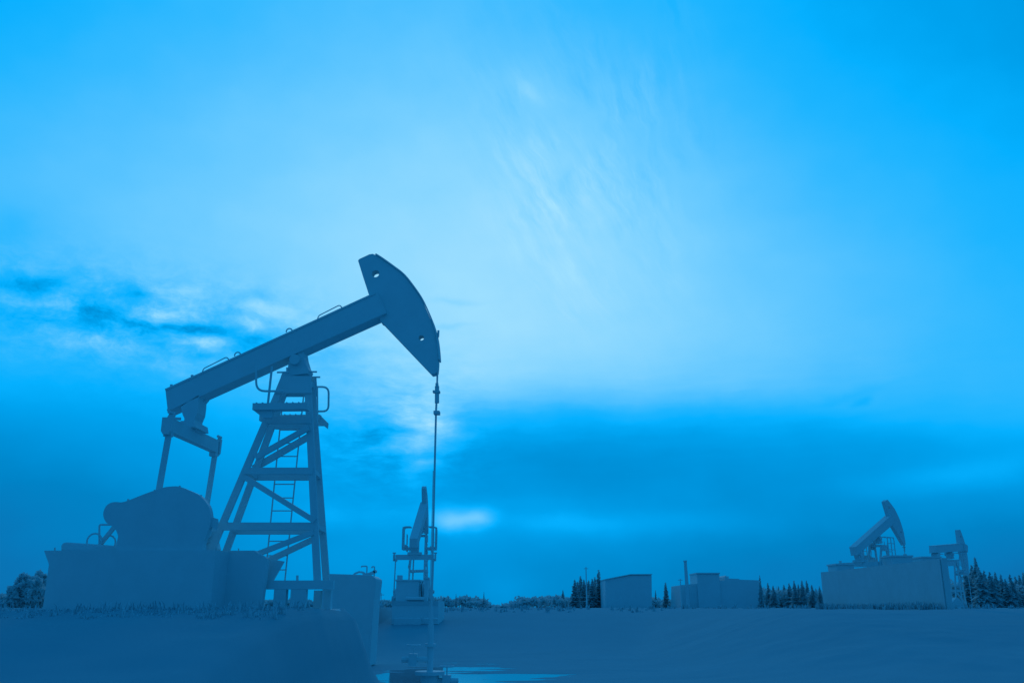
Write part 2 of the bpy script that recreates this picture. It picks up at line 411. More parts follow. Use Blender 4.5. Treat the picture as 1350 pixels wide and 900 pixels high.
    if near:
        for p_, q_, r_ in ((L(392, 758, -.45), L(392, 768, -.45), .022), (L(314.5, 722.5, .5), L(314.5, 730, .5), .012), (L(72.3, 721.5, -.6), L(72.3, 726, -.6), .015)):
            bm = B(); tube(bm, [p_, q_], r_); build('stud', bm, 'dark_steel', root)
    # --- rope, hanger and polished rod
    tip = L(577, 494, 0); tipr = rotp(tip, delta); dx = tipr - tip
    if delta:
        # tangent point of the rope on the curved face: use the face point reaching furthest forward
        cand = [rotp(Vector((p[0], 0, p[1])), delta) for p in op[5:46]]
        f = max(cand, key=lambda v: v.x); dx = Vector((f.x - L(577, 494, 0).x, 0, f.z - L(577, 494, 0).z))
    def Lr(x, y, l=0): return L(x, y, l) + dx
    bm = B()
    for l in (-.035, .035): tube(bm, [Lr(577, 478, l), Lr(576.2, 510, l)], .019, 6)
    build('bridle_rope', bm, 'dark_steel', root)
    bm = B()
    rodx = Lr(574.8, 545, 0).x
    zz = [Lr(576, y, 0).z for y in (505, 509, 517, 531, 534)]
    tube(bm, [(Lr(576, 505).x, 0, zz[0]), (Lr(576.2, 509).x, 0, zz[1])], .03, 10)
    tube(bm, [(Lr(576.2, 508).x, 0, zz[1]), (Lr(576.1, 531).x, 0, zz[3])], .042, 10)
    tube(bm, [(Lr(575.4, 530).x, 0, zz[3]), (rodx, 0, Lr(575, 542).z)], .02, 8)
    bar(bm, Lr(571, 516.3), Lr(580, 516.8), .12, .04)
    bar(bm, Lr(572.2, 544.2), Lr(579.8, 544.2), .16, .06)
    build('rod_hanger', bm, 'dark_steel', root)
    bm = B()
    zb = L(570.5, 800, 0).z if rod_len is None else rod_len
    tube(bm, [(rodx, 0, Lr(575, 544).z), (rodx, 0, zb)], .019, 8)
    if near: tube(bm, [(rodx - .03, .02, Lr(575, 620).z), (rodx - .034, .02, zb)], .006, 6)
    build('polished_rod', bm, 'steel', root)
    return root, rodx, zb

near_jack, rodx, rodz = pumpjack(O0, -PSI, 1, 0, 'large near oil pumpjack seen side on with its beam rising to the right', near=True)
def place(px, pivpx_off, d): pass
def jack_loc(px, py, d, s, rz):
    """put the pivot of a far pumpjack on the ray through (px,py) at depth d"""
    P = at(px, py, d); v = Matrix.Rotation(rz, 3, 'Z') @ (PIV * s)
    return P - v
R2 = R(88.5); D2 = 52
l2 = jack_loc(554, 695.5, D2, 1.1, R2)
j2, r2x, r2z = pumpjack(l2, R2, 1.1, R(4), 'distant oil pumpjack seen end on behind the rod of the near pumpjack', eq_half=0.93, basket=True, rod_len=-.6)
R3 = R(38); D3 = 51
l3 = jack_loc(1156, 709.5, D3, 1.0, R3)
j3, r3x, r3z = pumpjack(l3, R3, 1.0, R(0.5), 'far oil pumpjack behind the fence with its head raised high', basket=True, rod_len=-.3)
R4 = R(45); D4 = 62
l4 = jack_loc(1251.5, 730, D4, 1.1, R4)
j4, r4x, r4z = pumpjack(l4, R4, 1.1, R(-21), 'far oil pumpjack with level beam at the far right', basket=True, rod_len=-.6, bracket=True)

# ------------------------------------------------------------------ foundations and wellheads
def rig_frame(o): return o.matrix_basis if False else Matrix.Translation(o.location) @ Matrix.Rotation(o.rotation_euler.z, 4, 'Z') @ Matrix.Scale(o.scale.x, 4)
def foundation(jack, label):
    s = jack.scale.x; base = jack.location.z
    f = empty('concrete_foundation', (jack.location.x, jack.location.y, 0), jack.rotation_euler.z)
    tag(f, label, 'foundation', 'concrete foundations under the pumpjacks')
    x0, x1 = L(64, 790, -.75).x * s, L(440, 790, 0).x * s
    g_ = gz(jack.location.x, jack.location.y)
    bm = B(); box(bm, x0 + .02, x1, -.62 * s, .62 * s, g_ - .5, max(g_ + .02, min(1.56, base - .3))); build('plinth', bm, 'concrete', f, bevel=.03)
    zb_ = g_ - .2; zt = base - .25 * s
    bm = B(); box(bm, x0 + .05, L(345, 790, .7).x * s, -.7 * s, .7 * s, zb_, zt - .004); build('pier', bm, 'concrete', f)
    zt2 = base + (L(335, 770.6, -.47).z - .077) * s
    for a, b, lt_ in ((362, 378, -.47), (384, 404, -.47), (428.5, 437, .47), (414.5, 423.5, .47), (396, 404, .47)):
        bm = B(); box(bm, L(a, 790, lt_).x * s, L(b, 790, lt_).x * s, (lt_ - .07) * s, (lt_ + .07) * s, zb_, zt2); build('pier', bm, 'concrete', f)
    return f
foundation(near_jack, 'concrete foundation under the large near pumpjack')
foundation(j2, 'concrete foundation under the pumpjack seen end on')
foundation(j3, 'concrete foundation under the far pumpjack with the raised head')
foundation(j4, 'concrete foundation under the far pumpjack with the level beam')

def wellhead(jack, rx, rz_, label):
    m = rig_frame(jack); p = m @ Vector((rx, 0, rz_)); top = p.z; s = 1.0
    g_ = min(gz(p.x, p.y), top - 1.0); top -= g_
    w = empty('wellhead', (p.x, p.y, g_), jack.rotation_euler.z)
    tag(w, label, 'wellhead', 'wellheads under the pumpjack heads')
    bm = B(); tube(bm, [(0, 0, -.1), (0, 0, .5)], .16, 16); 
    for z in (.25, .5): tube(bm, [(0, 0, z), (0, 0, z + .06)], .26, 18)
    build('casing_head', bm, 'dark_steel', w)
    bm = B(); tube(bm, [(0, 0, .56), (0, 0, top - .3)], .055, 14); tube(bm, [(0, 0, (top + .3) / 2), (0, 0, (top + .3) / 2 + .05)], .1, 16)
    build('tubing_tree', bm, 'dark_steel', w)
    bm = B(); tube(bm, [(0, 0, top - .3), (0, 0, top)], .045, 12, .03); tube(bm, [(-.12, 0, top - .2), (.12, 0, top - .2)], .02)
    build('stuffing_box', bm, 'dark_steel', w)
    for sx in (-1, 1):
        bm = B(); tube(bm, [(0, 0, .4 if sx > 0 else .75), (sx * .5, 0, .4 if sx > 0 else .75)], .05); z = .4 if sx > 0 else .75
        box(bm, sx * .3 - .07, sx * .3 + .07, -.08, .08, z - .1, z + .1)
        v = build('side_valve', bm, 'dark_steel', w)
        bm = B(); tube(bm, [(sx * .3 + .12 * math.cos(a * math.pi / 9), .12 * math.sin(a * math.pi / 9), z + .24) for a in range(19)], .013, 6)
        tube(bm, [(sx * .3, 0, z + .1), (sx * .3, 0, z + .25)], .014, 6); tube(bm, [(sx * .3 - .12, 0, z + .24), (sx * .3 + .12, 0, z + .24)], .01, 6)
        build('handwheel', bm, 'dark_steel', v)
    return w
wellhead(near_jack, rodx, rodz, 'wellhead at the foot of the long rod of the near pumpjack')
wellhead(j2, r2x, r2z, 'wellhead behind the pumpjack seen end on')
wellhead(j3, r3x, r3z, 'wellhead under the raised head of the far pumpjack')
wellhead(j4, r4x, r4z, 'wellhead of the far pumpjack with the level beam')

# machine housings around the far jacks
def cabin(px0, px1, ytop, Y, depth, label, z0=0.0, name='machine_cabin', lid=.08):
    a, b = at(px0, ytop, Y), at(px1, ytop, Y)
    z0 = gz((a.x + b.x) / 2, Y) - .1; o = empty(name, ((a.x + b.x) / 2, Y, 0)); tag(o, label, 'cabin', 'machine cabins beside the pumpjacks')
    w = (b.x - a.x) / 2
    bm = B(); box(bm, -w + .05, w - .05, .05, depth - .05, z0, a.z - lid); build('cabin_body', bm, 'wood', o)
    bm = B(); box(bm, -w, w, 0, depth, a.z - lid + .002, a.z); build('cabin_roof', bm, 'steel', o)
    return o
cabin(1101.5, 1127, 742.3, 47.5, 1.4, 'small dark cabin under the tail of the far pumpjack with raised head')
cabin(1175, 1204, 731.5, 48, 1.6, 'small dark cabin under the raised head of the far pumpjack')
cabin(1214, 1241.5, 733, 54, 1.6, 'small dark cabin under the tail of the pumpjack with the level beam')
c2_ = cabin(521.2, 553.5, 763.5, 48.5, 1.3, 'dark cabin at the foot of the pumpjack seen end on')
bm = B(); p = at(527.5, 758, 49); box(bm, -.13, .13, .3, .6, p.z - .45, p.z); o = build('vent_pipe', bm, 'steel', c2_); o.location.x = p.x - c2_.location.x
cabin(558.3, 565.5, 760.5, 48.2, .6, 'narrow dark cabinet beside the foot of the pumpjack seen end on', name='switch_cabinet')

# ------------------------------------------------------------------ tank behind the near tower
a, b = at(426, 757, 27), at(500, 757, 27)
tank = empty('storage_tank', ((a.x + b.x) / 2, 27.6, 0)); tag(tank, 'low dark storage tank with bent pipes on top behind the near tower', 'tank')
w = (b.x - a.x) / 2; zt = a.z
def TX(px): return at(px, 760, 27.6).x - tank.location.x
def TZ(py): return at(470, py, 27.6).z
bm = B()
prism(bm, [(-w, 0), (TX(496), 0), (TX(498), TZ(790)), (TX(499.8), TZ(766)), (TX(499.6), TZ(763)), (TX(494), TZ(759)), (TX(480), TZ(758)), (-w, TZ(756.6))], -.6, .7)
build('tank_body', bm, 'steel', tank, bevel=.02)
bm = B()
tube(bm, [(TX(x), 0, TZ(y)) for x, y in ((465, 758.5), (468, 755.5), (473, 753.5), (478, 754), (482, 756.5), (484, 759))], .03)
build('bent_pipe', bm, 'steel', tank)
bm = B()
tube(bm, smooth_path([(TX(476), 0, TZ(747.5)), (TX(476.2), 0, TZ(746)), (TX(483.3), 0, TZ(745.8)), (TX(483.3), 0, TZ(760))], .03), .02)
tube(bm, smooth_path([(TX(489.5), 0, TZ(748.5)), (TX(490), 0, TZ(746.5)), (TX(493.2), 0, TZ(746.5)), (TX(493.2), 0, TZ(762))], .03), .02)
build('vent_pipe', bm, 'steel', tank)
bm = B()
bar(bm, (TX(485), 0, TZ(757.5)), (TX(494), 0, TZ(753)), .1, .09); tube(bm, [(TX(478), 0, TZ(757)), (TX(490), 0, TZ(756))], .04)
tube(bm, [(TX(494.2), -.05, TZ(752.8)), (TX(494.2), .1, TZ(752.8))], .05)
build('fill_valve', bm, 'dark_steel', tank)

# ------------------------------------------------------------------ solid fence on the right, running away from the viewer
A_, B_ = at(1085.5, 754, 45.5), at(1243, 736, 33.0)
fence = empty('board_fence', (B_.x, B_.y, 0)); tag(fence, 'tall solid board fence running away in front of the two far pumpjacks', 'fence')
dv = Vector((A_.x - B_.x, A_.y - B_.y, 0)); n = 7
for i in range(n + 1):
    p = dv * (i / n); zt = (B_.z + (A_.z - B_.z) * i / n)
    bm = B(); box(bm, p.x - .09, p.x + .09, p.y - .09, p.y + .09, .9, zt + .01); build('post', bm, 'fence_wood', fence)
for i in range(n):
    bm = B(); k = 12
    for j in range(k):
        t0, t1 = (i + j / k) / n, (i + (j + .97) / k) / n
        p, q = dv * t0, dv * t1; zt = (B_.z + (A_.z - B_.z) * (t0 + t1) / 2) - .02 * random.random()
        s = Vector((0.1, 0, 0)); 
        vs = []
        for (u, z) in ((p, 1.2), (q, 1.2), (q, zt), (p, zt)):
            vs.append((bm.verts.new((u.x - .1, u.y, z)), bm.verts.new((u.x - .13, u.y, z))))
        bm.faces.new([v[0] for v in vs]); bm.faces.new([v[1] for v in vs][::-1])
        for m_ in range(4): bm.faces.new((vs[m_][0], vs[(m_ + 1) % 4][0], vs[(m_ + 1) % 4][1], vs[m_][1]))
    build('board_panel', bm, 'fence_wood', fence)

# ------------------------------------------------------------------ distant buildings, chimney, poles
def bld(name, Y, outline, depth, label, m='plaster', cat='building', ref=None):
    ref = ref or outline[0][0]
    o = empty(name, (at(ref, 790, Y).x, Y, 0)); tag(o, label, cat)
    bm = B(); pts = [(at(x, y, Y).x - o.location.x, max(0, at(x, y, Y).z)) for x, y in outline]
    prism(bm, pts, 0, depth); build('wall', bm, m, o)
    return o
YB = 130
barn = bld('barn', YB, [(798, 812), (798, 764), (831, 757.8), (859, 757.6), (859.6, 812)], 9, 'far blocky barn with its roof sloping down to the left')
bm = B(); pa, pb, pc = [at(x, y, YB) for x, y in ((797.5, 763.6), (831, 757), (859.6, 756.8))]
for p, q in ((pa, pb), (pb, pc)): bar(bm, (p.x - barn.location.x, 4.5, p.z + .02), (q.x - barn.location.x, 4.5, q.z + .02), 9.4, .12)
build('roof', bm, 'steel', barn)
plant = bld('boiler_house', YB, [(897.5, 812), (897.8, 771), (905, 770), (918.5, 769), (947.8, 765), (955, 764.6), (955.5, 760), (957, 758), (958.5, 762), (974.5, 762.4), (975, 763.5), (1000.5, 764.4), (1001, 812)], 8,
            'far low boiler house with a raised middle block and a stack')
bm = B(); a, b = at(918.3, 756, YB), at(947.6, 756, YB); box(bm, a.x - plant.location.x, b.x - plant.location.x, -.3, 5, 0, a.z); build('upper_block', bm, 'plaster', plant)
bm = B(); a2, b2 = at(917.6, 756, YB), at(948.2, 756, YB); box(bm, a2.x - plant.location.x, b2.x - plant.location.x, -.5, 5.2, a.z + .003, a.z + .15); build('roof', bm, 'steel', plant)
bm = B(); c = at(963, 762, YB); tube(bm, [(c.x - plant.location.x, 2, c.z - .3), (c.x - plant.location.x, 2, c.z + .35)], .25); build('roof_vent', bm, 'steel', plant)
st = at(905.7, 770, YB - 1)
stack = empty('smoke_stack', (st.x, YB - 1, 0)); tag(stack, 'tall thin smoke stack beside the far boiler house', 'smoke stack')
zt = at(904.8, 738.8, YB - 1).z
bm = B(); tube(bm, [(0, 0, 0), (0, 0, zt * .5), (-.08, 0, zt)], .3, 12, .2); build('flue', bm, 'steel', stack)
bm = B(); tube(bm, [(-.07, 0, zt - .12), (-.08, 0, zt + .05)], .26, 12); build('rim', bm, 'dark_steel', stack)
def pole(px, ytop, Y, label, r=.07, armpx=0):
    p = at(px, ytop, Y); o = empty('pole', (p.x, Y, 0)); tag(o, label, 'pole', 'thin poles along the skyline')
    bm = B(); tube(bm, [(0, 0, 0), (0, 0, p.z)], r, 8, r * .6); build('shaft', bm, 'wood', o)
    bm = B()
    if armpx: tube(bm, [(-.05, 0, p.z - .8), (armpx, 0, p.z - .75)], .05, 6); tube(bm, [(-.3, 0, p.z - .15), (.3, 0, p.z - .15)], .04, 6)
    else: tube(bm, [(-.28, 0, p.z - .2), (.28, 0, p.z - .2)], .04, 6)
    build('arm', bm, 'wood', o)
pole(502.8, 781, 100, 'short thin pole between the tank and the pumpjack seen end on', .06)
pole(772.5, 747, 120, 'tall thin pole rising out of the conifer clump', .1)
pole(896.8, 762.5, 118, 'thin pole with a side arm at the left end of the boiler house', .09, .7)

# ------------------------------------------------------------------ trees
def conifer_meshes(seed, slim):
    rnd = random.Random(seed); bm = B()
    tube(bm, [(0, 0, 0), (0, 0, .5), (0, 0, 1)], .018, 7, .003)
    me_t = bpy.data.meshes.new('trunk'); bm.to_mesh(me_t); bm.free(); me_t.materials.append(M['bark'])
    bm = B(); N = 30
    for i in range(N):
        h = .07 + .93 * (i / N) ** .95; rad = slim * (1 - h) ** .85 * (0.75 + .5 * rnd.random()) + .006
        nb = max(4, int(11 * (1 - h) + 4))
        for j in range(nb):
            a = rnd.random() * 2 * math.pi; ln = rad * (.65 + .5 * rnd.random()); drp = ln * (.25 + .35 * rnd.random())
            d = Vector((math.cos(a), math.sin(a), 0)); q = Vector((-d.y, d.x, 0)); z = h + rnd.uniform(-.012, .012)
            wd = .022 + .12 * ln
            c0, c1 = Vector((0, 0, z + .012)), d * ln + Vector((0, 0, z - drp))
            mid = d * ln * .55 + Vector((0, 0, z - drp * .35))
            bm.faces.new([bm.verts.new(v) for v in (c0, mid + q * wd, c1, mid - q * wd)])
            bm.faces.new([bm.verts.new(v) for v in (c0 + Vector((0, 0, .01)), mid + Vector((0, 0, wd * .55)), c1, mid - Vector((0, 0, wd * .9)))])
    me_c = bpy.data.meshes.new('crown'); bm.to_mesh(me_c); bm.free(); me_c.materials.append(M['needle'])
    return me_t, me_c
CON = [conifer_meshes(s, w) for s, w in ((1, .15), (2, .19), (3, .13), (4, .22), (5, .1))]
def conifer(px, ytop, Y, kind, label, width=1.0, group='conifers along the skyline'):
    p = at(px, ytop, Y); g_ = gz(p.x, Y) - .1; h = p.z - g_
    o = empty('conifer', (p.x, Y, g_), random.random() * 6, 1); o.scale = (h * width, h * width, h)
    tag(o, label, 'tree', group)
    for me in CON[kind]:
        c = bpy.data.objects.new(me.name, me); COL.objects.link(c); c.parent = o
for px, y, k in ((757.6, 763), (765, 758.5), (780.5, 762), (784, 760), (776, 764), (769.5, 763), (761, 766), (786.5, 763.5)) and [(757.6, 763, 0), (765, 758.5, 2), (780.5, 762, 0), (784, 760, 2), (776, 764, 0), (769.5, 763, 0), (761, 766, 1), (773, 766, 1)]:
    conifer(px, y, random.uniform(135, 160), k, 'one of the close-set conifers in the clump left of the barn', 2.0)
conifer(789.2, 750.5, 138, 2, 'tallest conifer of the clump, right beside the barn', 1.8)
conifer(742, 777, 150, 0, 'small conifer standing alone left of the conifer clump', 1.6)
conifer(877.3, 767, 140, 4, 'slim lone conifer between the barn and the boiler house', 2.2)
conifer(864, 777, 150, 0, 'small conifer against the right wall of the barn', 1)
conifer(601.3, 782, 150, 4, 'small pointed conifer right of the near rod', 1)
conifer(638, 779.5, 150, 4, 'pointed conifer at the left edge of the skyline dip', 1)
conifer(1001.3, 757.5, 128, 2, 'pointed conifer at the right end of the boiler house', 1)
for px, y in ((1012, 767.5), (1019, 771), (1026, 772), (1033, 770), (1040, 768), (1046.7, 764.5), (1052, 769), (1056.7, 764), (1063, 764.5), (1070, 770), (1080, 772), (1075, 775)):
    conifer(px, y, random.uniform(135, 165), random.choice((0, 1, 2, 3)), 'one of the conifers in the row between the boiler house and the fence', 1.7)
conifer(1284.6, 733.5, 140, 1, 'tallest conifer right of the pumpjack with the level beam', 1.3)
conifer(1271.8, 739.5, 140, 1, 'conifer touching the pumpjack with the level beam', 1.3)
for px, y in ((1280, 744), (1290, 747), (1297, 751), (1304, 753), (1311.5, 753), (1319, 756), (1325, 762), (1331, 756), (1338, 759), (1343, 757), (1348.5, 753.5), (1276, 752), (1287, 752), (1294, 757), (1308, 758), (1355, 757), (1362, 752)):
    conifer(px, y, random.uniform(130, 160), random.choice((0, 1, 3, 3)), 'one of the low conifers in the row at the right edge', 1.6)

# bushes and ground cover
def leaves(bm, c, r, n, size, rnd):
    for _ in range(n):
        while True:
            v = Vector((rnd.uniform(-1, 1), rnd.uniform(-1, 1), rnd.uniform(-1, 1)))
            if 0.15 < v.length < 1: break
        lump = 0.75 + .5 * mnoise.noise(v * 2.2 + Vector(c))
        p = Vector(c) + Vector((v.x * r[0], v.y * r[1], v.z * r[2])) * lump
        if p.z < 0: p.z = abs(p.z) * .3
        d = Vector((rnd.gauss(0, 1), rnd.gauss(0, 1), rnd.gauss(0, 1))).normalized(); q = d.orthogonal().normalized()
        w = size * rnd.uniform(.6, 1.3)
        bm.faces.new([bm.verts.new(p + e) for e in (-d * w, q * w * .5, d * w, -q * w * .5)])
def interp(tab, x):
    if x <= tab[0][0]: return tab[0][1]
    for (a, b), (c, d) in zip(tab, tab[1:]):
        if x <= c: return b + (d - b) * (x - a) / (c - a)
    return tab[-1][1]
prof = [(-200, 786), (430, 792), (500, 792), (520, 792), (571, 790), (580, 786), (590, 788), (602, 788), (610, 786), (617, 783), (624, 787), (640, 788), (645, 795), (655, 799), (668, 798), (680, 792), (685, 786), (697, 785),
        (715, 786), (730, 785), (745, 786), (760, 786), (797, 788), (862, 786), (870, 791), (880, 792), (895, 786), (1000, 771), (1010, 775), (1040, 773), (1085, 777), (1250, 762), (1290, 760), (1310, 765), (1350, 764), (1700, 760)]
rnd = random.Random(3); bm = B(); px = -220
while px < 1680:
    Y = rnd.uniform(146, 170); top = at(px, interp(prof, px) + rnd.uniform(-3.5, 2), Y)
    g_ = gz(top.x, Y); h = max(.25, top.z - g_); w = rnd.uniform(.9, 1.7)
    leaves(bm, (top.x, Y, g_ + h * .47), (w, w, h * .5), int(50 + 40 * h), .36, rnd)
    px += rnd.uniform(3.2, 5.5)
tl_ = build('treeline', bm, 'leaf'); tag(tl_, 'low far thicket of bushes all along the skyline', 'thicket', kind='stuff')
def bush(px, ytop, Y, wpx, n, label):
    p = at(px, ytop, Y); w = wpx / 2 * Y / 1215; g_ = gz(p.x, Y) - .05; h = p.z - g_
    o = empty('bush', (p.x, Y, g_)); tag(o, label, 'bush', 'bushes left of the near pumpjack')
    r_ = random.Random(int(px * 7)); bm = B()
    leaves(bm, (0, 0, h * .42), (w, w, h * .5), n, .09, r_)
    build('foliage', bm, 'leaf', o)
    bm = B()
    for i in range(5):
        a = i * 1.3; tube(bm, [(0, 0, 0), (w * .3 * math.cos(a), w * .3 * math.sin(a), h * .5), (w * .55 * math.cos(a), w * .55 * math.sin(a), h * .8)], .03, 6, .008)
    build('stem', bm, 'bark', o)
bush(38, 752, 21, 46, 5200, 'larger leafy bush at the left end of the near pumpjack skid')
bush(57, 747, 21.5, 26, 3000, 'narrow bush touching the left end of the near pumpjack skid')
bush(3, 781, 22, 60, 3800, 'low bush at the left edge of the photo')
bush(18, 772, 23, 26, 2000, 'small bush between the low bush and the larger bush')

rg = random.Random(21); bm = B()
def tuft(x, y, h):
    z = gz(x, y) - .02
    for _ in range(rg.randint(5, 9)):
        a = rg.random() * 6.28; d = Vector((math.cos(a), math.sin(a), 0)); q = Vector((-d.y, d.x, 0)) * (.008 + .0005 * y)
        b_ = Vector((x + rg.uniform(-.08, .08), y + rg.uniform(-.08, .08), z)); hh_ = h * rg.uniform(.5, 1.1)
        m_ = b_ + d * hh_ * .15 + Vector((0, 0, hh_ * .6)); t_ = b_ + d * hh_ * rg.uniform(.25, .6) + Vector((0, 0, hh_))
        bm.faces.new([bm.verts.new(v) for v in (b_ - q, b_ + q, m_ + q * .7, t_, m_ - q * .7)])
for _ in range(420): tuft(rg.uniform(-10.5, -3.2), rg.uniform(12.6, 15.4), .06 if rg.random() < .85 else .16)
for _ in range(420):
    y = rg.uniform(56, 68); tuft(rg.uniform(-.2, .62) * y, y, rg.choice((.12, .18, .34)))
for _ in range(160):
    t = rg.random(); tuft(B_.x + (A_.x - B_.x) * t - rg.uniform(.2, .7), B_.y + (A_.y - B_.y) * t, .3)
gr_ = build('grass', bm, 'grass'); tag(gr_, 'sparse dry grass tufts over the dark ground', 'grass', kind='stuff')

# ------------------------------------------------------------------ ground and water
def coords(lo, hi, fine_lo, fine_hi, step):
    c = []; v = fine_lo
    while v <= fine_hi: c.append(v); v += step
    d = step; v = fine_hi
    while v < hi: d *= 1.25; v += d; c.append(min(v, hi))
    d = step; v = fine_lo; pre = []
    while v > lo: d *= 1.25; v -= d; pre.append(max(v, lo))
    return pre[::-1] + c
xs, ys = coords(-4000, 4000, -14, 12, .2), coords(-4000, 4000, 6, 34, .2)
bm = B()
vs = [[bm.verts.new((x, y, gz(x, y))) for x in xs] for y in ys]
for j in range(len(ys) - 1):
    for i in range(len(xs) - 1): bm.faces.new((vs[j][i], vs[j][i + 1], vs[j + 1][i + 1], vs[j + 1][i]))
g = build('ground', bm, 'earth'); g['kind'] = 'structure'
for p in g.data.polygons: p.use_smooth = True
bm = B(); rp = random.Random(11); k = 48
vsw = [bm.verts.new((-1.1 + 3.1 * math.cos(2 * math.pi * i / k) * (1 + .06 * rp.uniform(-1, 1)), 24.6 + 5 * math.sin(2 * math.pi * i / k), 0)) for i in range(k)]
bm.faces.new(vsw)
wtr = build('water', bm, 'water', loc=(0, 0, -.034)); wtr['kind'] = 'structure'

# ------------------------------------------------------------------ world: dusk sky with cloud banks
world = bpy.data.worlds.new('World'); sc.world = world; world.use_nodes = True
nt = world.node_tree; N, LK = nt.nodes, nt.links
bg = N['Background']
def node(t, **kw):
    n = N.new(t)
    for k, v in kw.items(): setattr(n, k, v)
    return n
def math_(op, a, b=None, c=None):
    n = node('ShaderNodeMath', operation=op)
    for i, v in enumerate((a, b, c)):
        if v is None: continue
        if isinstance(v, (int, float)): n.inputs[i].default_value = v
        else: LK.new(v, n.inputs[i])
    return n.outputs[0]
tc = node('ShaderNodeTexCoord'); sep = node('ShaderNodeSeparateXYZ'); LK.new(tc.outputs['Generated'], sep.inputs[0])
DEG = 180 / math.pi
az = math_('MULTIPLY', math_('ARCTAN2', sep.outputs[0], sep.outputs[1]), DEG)
el = math_('MULTIPLY', math_('ARCSINE', sep.outputs[2]), DEG)
def azel(px, py):
    d = ray(px, py).normalized(); return math.degrees(math.atan2(d.x, d.y)), math.degrees(math.asin(d.z))
def from_azel(a, e):
    a, e = R(a), R(e); return project((math.sin(a) * math.cos(e), math.cos(a) * math.cos(e), math.sin(e)))
TX_ = [0, 150, 300, 450, 600, 750, 900, 1050, 1200, 1350]
TAB = {
    0:   [.46, .56, .62, .70, .72, .62, .58, .47, .42, .36],
    75:  [.57, .66, .72, .77, .80, .76, .66, .52, .46, .42],
    150: [.66, .72, .78, .84, .86, .84, .74, .60, .52, .45],
    225: [.71, .77, .83, .89, .93, .92, .80, .67, .60, .50],
    300: [.69, .80, .86, .93, .96, .97, .87, .74, .65, .54],
    375: [.66, .76, .85, .94, .985, .97, .88, .78, .69, .58],
    450: [.62, .68, .74, .88, .99, .96, .89, .79, .70, .61],
    500: [.50, .54, .60, .80, .94, .88, .84, .74, .67, .61],
    530: [.42, .46, .53, .72, .80, .72, .69, .64, .62, .60],
    550: [.37, .42, .48, .62, .58, .50, .50, .49, .53, .57],
    575: [.32, .38, .44, .52, .46, .40, .42, .41, .42, .48],
    600: [.28, .33, .40, .46, .39, .35, .37, .36, .36, .42],
    650: [.20, .26, .34, .40, .37, .35, .33, .30, .33, .34],
    700: [.17, .24, .31, .38, .38, .37, .33, .26, .26, .23],
    750: [.13, .22, .30, .35, .31, .28, .24, .19, .17, .13],
    800: [.11, .20, .28, .32, .28, .25, .20, .17, .14, .09],
}
rows_y = sorted(TAB)
def lookup(px, py):
    px = min(max(px, 0), 1350); py = min(max(py, 0), 800)
    f = [interp(list(zip(TX_, TAB[y])), px) for y in rows_y]
    return interp(list(zip(rows_y, f)), py)
E_ROWS = [azel(675, y)[1] for y in (-120, -40, 0, 75, 150, 225, 300, 350, 400, 440, 470, 500, 520, 535, 550, 565, 580, 600, 630, 665, 700, 735, 770, 800, 840)]
E_ROWS = E_ROWS[::-1]   # ascending elevation
AZ0, AZ1, NA = -42.0, 42.0, 21
EL0, EL1 = E_ROWS[0], E_ROWS[-1]
def maprange(v, a, b):
    n = node('ShaderNodeMapRange'); LK.new(v, n.inputs['Value'])
    n.inputs['From Min'].default_value = a; n.inputs['From Max'].default_value = b
    return n.outputs['Result']
# soft displacement of the whole sky so that nothing runs perfectly straight
pv = node('ShaderNodeCombineXYZ'); LK.new(az, pv.inputs[0]); LK.new(el, pv.inputs[1])
def noise_(vec, scale, detail=5, rough=.55, sx=1, sy=1, rot=0, off=(0, 0, 0), dist=0):
    mp = node('ShaderNodeMapping', vector_type='TEXTURE'); LK.new(vec, mp.inputs['Vector'])
    mp.inputs['Location'].default_value = off; mp.inputs['Rotation'].default_value = (0, 0, R(rot)); mp.inputs['Scale'].default_value = (1 / sx, 1 / sy, 1)
    n = node('ShaderNodeTexNoise'); LK.new(mp.outputs[0], n.inputs['Vector'])
    n.inputs['Scale'].default_value = scale; n.inputs['Detail'].default_value = detail; n.inputs['Roughness'].default_value = rough; n.inputs['Distortion'].default_value = dist
    return n
wn = noise_(pv.outputs[0], .28, 5, .55, 1, 1.6)
wsub = node('ShaderNodeVectorMath', operation='SUBTRACT'); LK.new(wn.outputs['Color'], wsub.inputs[0]); wsub.inputs[1].default_value = (.5, .5, .5)
def warp(amt_x, amt_y):
    m = node('ShaderNodeVectorMath', operation='MULTIPLY_ADD'); LK.new(wsub.outputs[0], m.inputs[0]); m.inputs[1].default_value = (amt_x, amt_y, 0)
    LK.new(pv.outputs[0], m.inputs[2]); return m.outputs[0]
W = warp(2.2, 1.3); Wl = warp(1.5, .9)
sl = node('ShaderNodeSeparateXYZ'); LK.new(Wl, sl.inputs[0])
u = maprange(sl.outputs[0], AZ0, AZ1); v = maprange(sl.outputs[1], EL0, EL1)
total = None
